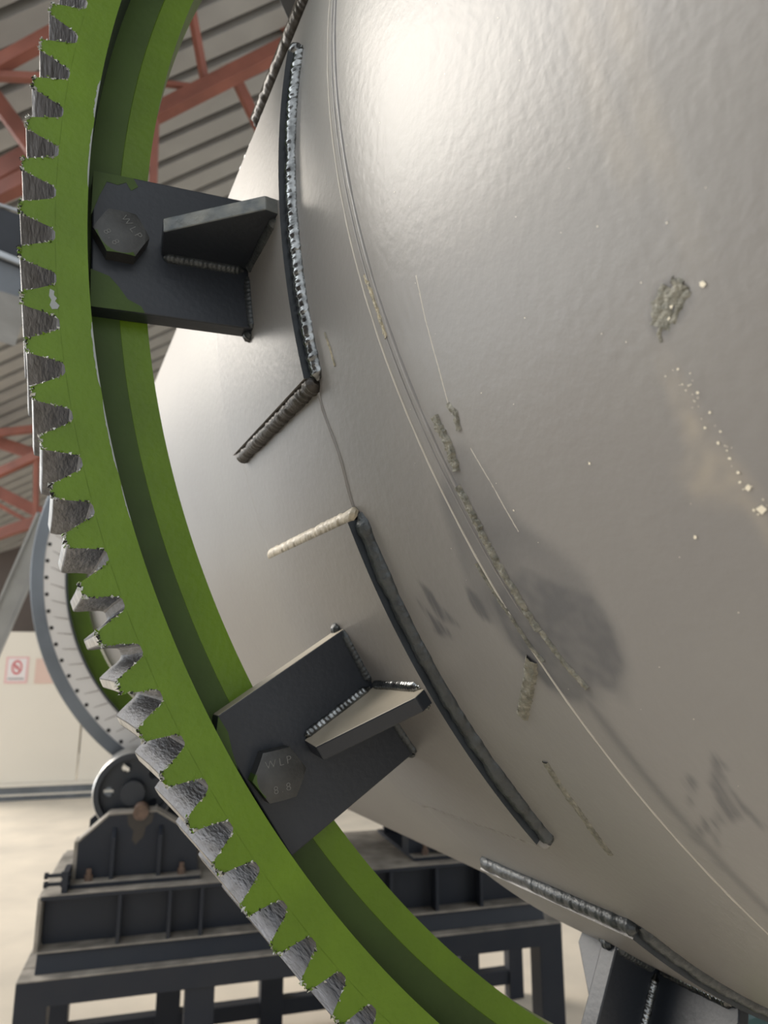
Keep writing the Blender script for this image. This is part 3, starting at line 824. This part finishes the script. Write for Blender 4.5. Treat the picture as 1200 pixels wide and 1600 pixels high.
poster(6, 42, 1026, 1068, 'pink-bordered white wall sign with red round emblem, left of the riding ring', 0)
poster(53, 88, 1029, 1068, 'pale peach wall sign half hidden by the riding ring, right of the emblem sign', 1)

# roof of corrugated sheet, sloping down to the left
D1 = Vector((-.78922, .47144, -.39354)).normalized(); H1 = Vector((.513, .859, 0)).normalized(); NR = Vector((-.338, .202, .92)).normalized()
NR = H1.cross(D1).normalized()
if NR.z < 0: NR = -NR
t_ = 6.3; R0 = CAM + ray(380, 200) * t_


EAVE = 1.2


def roofpt(u, v, w=0):                       # u along the slope, v along the ridge, w above the sheet
    return R0 + D1 * u + H1 * v + NR * w


mb = MB(); v = -12.2; prof = []
while v < 15:
    prof += [(v, 0), (v + .165, 0), (v + .168, .2), (v + .237, .2)]
    v += .24
for (vv, ww) in prof:
    mb.v += [tuple(roofpt(-11, vv, ww)), tuple(roofpt((R0.x + .513 * vv + EAVE) / .789, vv, ww))]
for i in range(len(prof) - 1): mb.f.append((2 * i, 2 * i + 1, 2 * i + 3, 2 * i + 2)); mb.m.append(0)
o = mb.build('ceiling', ROOF, fix=False); o['kind'] = 'structure'
far = CAM + ray(10, 930) * 12.6
mb = MB(); q = Vector((far.x, far.y, 0)); mb.box(q - W1 * 1.4, W1 * 22, W2 * .1, (0, 0, 7)); o = mb.build('wall_far', BROWN); o['kind'] = 'structure'


def ext(p0, p1, e0, e1):
    d = (p1 - p0); return p0 - d * e0, p1 + d * e1


def truss(label, members):
    pts = [at(m[1], m[2], m[5]) for m in members]
    low = min(pts, key=lambda p: p.z)
    t = thing('roof_truss', label, 'truss', low, 'red oxide roof trusses')
    for nm, x0, y0, x1, y1, z0_, z1_, w, h, e0, e1 in members:
        a, b = at(x0, y0, z0_), at(x1, y1, z1_)
        a, b = ext(a, b, e0, e1)
        mb = MB(); mb.beam(a, b, w, h); mb.build(nm, RED, t, bevel=.004)


truss('red oxide angle-iron roof truss with a wide chord seen between gear and drum', [
    ('chord', 215, 192, 470, 62, 5.0, 5.0, .085, .115, 1.5, 1.5),
    ('strut', 300, 20, 319, 122, 5.05, 5.05, .05, .05, .4, 0),
    ('strut', 225, 127, 300, 136, 5.0, 5.0, .04, .035, .5, 0),
    ('strut', 243, 172, 239, 300, 5.0, 5.0, .05, .06, 0, .6)])
truss('dark red diagonal roof bracing behind the wide red chord', [
    ('chord', 308, -5, 403, 195, 5.7, 5.7, .06, .08, .4, .6),
    ('strut', 375, -10, 465, 52, 5.6, 5.6, .06, .08, .5, .5)])
truss('red roof truss left of the uppermost gear teeth', [
    ('chord', 0, 100, 76, 58, 4.5, 4.5, .07, .10, 2, .5),
    ('strut', 0, 119, 60, 122, 4.5, 4.5, .05, .05, .2, .3),
    ('chord', 0, 271, 45, 246, 5.1, 5.1, .09, .16, 2, .5),
    ('brace', -10, 150, 45, 225, 4.8, 4.8, .08, .10, 1, .6),
    ('strut', 0, 308, 36, 292, 5.3, 5.3, .06, .09, 1, .5)])
truss('far red roof truss seen low beside the rear riding ring', [
    ('chord', 0, 738, 62, 710, 8.3, 8.3, .08, .10, 2, .4),
    ('strut', 57, 708, 56, 806, 8.3, 8.3, .05, .06, 0, .3),
    ('chord', 0, 834, 48, 818, 8.6, 8.6, .08, .13, 2, .6),
    ('strut', 0, 790, 46, 816, 8.6, 8.6, .04, .05, 1, .2),
    ('brace', 0, 770, 52, 796, 8.9, 8.9, .10, .14, 1, .4),
    ('brace', 0, 676, 46, 671, 8.5, 8.5, .06, .09, 1, .4),
    ('brace', 0, 692, 60, 712, 8.7, 8.7, .10, .14, 1, .4)])

# left side of the hall: sheet wall with a wide door opening and open clerestory above
mb = MB(); mb.box((-7.2, -6, 0), (.2, 0, 0), (0, 8.9, 0), (0, 0, 5.0)); mb.box((-7.2, 2.9, 3.3), (.2, 0, 0), (0, 6, 0), (0, 0, 1.7))
o = mb.build('wall_left', BROWN); o['kind'] = 'structure'

# light grey channel leaning beside the riding ring
a, b = at(76, 806, 3.3), at(-8, 998, 3.3)
d = (b - a); b = a + d * ((a.z - .03) / (a.z - b.z))
st = thing('leaning_channel', 'light grey steel channel leaning diagonally left of the riding ring', 'channel', (b.x, b.y, 0))
dd = (a - b).normalized(); sd = dd.cross(Vector((0, 1, 0))).normalized(); fr = sd.cross(dd).normalized()
if fr.y > 0: fr = -fr
mb = MB(); mb.beam(b, a, .095, .006, up=fr); mb.build('web', STEEL, st)
for s_ in (-1, 1):
    mb = MB(); mb.beam(b + sd * s_ * .046 + fr * .018, a + sd * s_ * .046 + fr * .018, .010, .036, up=fr); mb.build('flange', STEEL, st)

# dark hopper at the left edge, up on legs
hp = at(-60, 400, 4.0)
ho = thing('steel_hopper', 'dark blue-black steel hopper box cut off by the left edge', 'hopper', (hp.x - .1, hp.y + .3, 0))
ux = (at(27, 412, 4.0) - at(-160, 340, 4.0)); 
tl, tr, bl, brr = at(-170, 268, 4.0), at(48, 340, 4.0), at(-170, 330, 4.0), at(48, 418, 4.0)
mb = MB(); mb.prism([bl, brr, tr, tl], Vector((-.1, .9, 0))); mb.build('box', BLUE, ho, bevel=.004)
mb = MB(); mb.beam(tl + Vector((0, -.01, .01)), tr + Vector((0, -.01, .01)), .014, .012); mb.beam(bl + Vector((0, -.01, -.0)), brr + Vector((0, -.01, 0)), .03, .03); mb.build('trim', STEEL, ho)
b2, b3 = at(-170, 400, 4.05), at(48, 470, 4.05)
mb = MB(); mb.prism([b2, b3, at(48, 418, 4.05), at(-170, 332, 4.05)], Vector((-.1, .7, 0))); mb.build('chute', TYRE, ho)
for k_ in (0, 1):
    pz = bl + (brr - bl) * (.06) + Vector((0, .15 + .5 * k_, -.05)); mb = MB(); mb.box((pz.x, pz.y, 0), (.08, 0, 0), (0, .08, 0), (0, 0, pz.z)); mb.build('leg', BLUE, ho)
# teal machine housing on the floor below the drum, lower right
tc = at(1172, 1586, 1.35)
th_ = thing('machine_housing', 'dark teal machine housing low behind the bottom bracket', 'machine', (tc.x + .25, tc.y + .2, 0))
mb = MB(); mb.box((tc.x - .045, tc.y, 0), (.55, 0, 0), (0, .10, 0), (0, 0, tc.z - .02)); mb.build('body', TEAL, th_, bevel=.01)
mb = MB(); mb.box((tc.x - .06, tc.y - .015, tc.z - .02), (.58, 0, 0), (0, .12, 0), (0, 0, .03)); mb.build('lid', TEAL, th_, bevel=.008)

# ------------------------------------------------------------------ light
SKY0, SKY1 = 1.0, 4.2
w = bpy.data.worlds.new('World'); scene.world = w; w.use_nodes = True
bg = w.node_tree.nodes['Background']; bg.inputs['Color'].default_value = (.92, .965, 1.0, 1); bg.inputs['Strength'].default_value = 1.1
# hazy sky, brighter towards the sun's side
wn, wl = w.node_tree.nodes, w.node_tree.links
tcw = wn.new('ShaderNodeTexCoord'); dt = wn.new('ShaderNodeVectorMath'); dt.operation = 'DOT_PRODUCT'
dt.inputs[1].default_value = Vector((-.87, .46, .30)).normalized()
wl.new(tcw.outputs['Generated'], dt.inputs[0])
mr = wn.new('ShaderNodeMapRange'); mr.interpolation_type = 'SMOOTHSTEP'
mr.inputs['From Min'].default_value = .80; mr.inputs['From Max'].default_value = .99
mr.inputs['To Min'].default_value = SKY0; mr.inputs['To Max'].default_value = SKY1
wl.new(dt.outputs['Value'], mr.inputs['Value']); wl.new(mr.outputs['Result'], bg.inputs['Strength'])
sun = bpy.data.lights.new('daylight', 'SUN'); sun.energy = 2.6; sun.angle = math.radians(36); sun.color = (1, .90, .77)
so = bpy.data.objects.new('daylight', sun); col.objects.link(so)
sd_ = Vector((-.57, .64, .48)).normalized()
so.rotation_euler = sd_.to_track_quat('Z', 'Y').to_euler(); so.location = (-3, -2, 5)

# ------------------------------------------------------------------ camera
cd = bpy.data.cameras.new('camera'); co = bpy.data.objects.new('camera', cd); col.objects.link(co)
R = Matrix(((XC[0], -XC[1], -XC[2]), (DC[0], -DC[1], -DC[2]), (WC[0], -WC[1], -WC[2])))
co.matrix_world = Matrix.Translation(CAM) @ R.to_4x4()
cd.sensor_fit = 'VERTICAL'; cd.sensor_height = 36; cd.lens = FPX / 1600 * 36
cd.clip_start = .01; cd.clip_end = 100
cd.dof.use_dof = True; cd.dof.focus_distance = .48; cd.dof.aperture_fstop = cd.lens / 2.6
scene.camera = co
scene.view_settings.view_transform = 'Standard'; scene.view_settings.look = 'None'
scene.view_settings.gamma = 1; scene.view_settings.use_curve_mapping = False
scene.view_settings.exposure = 0.42
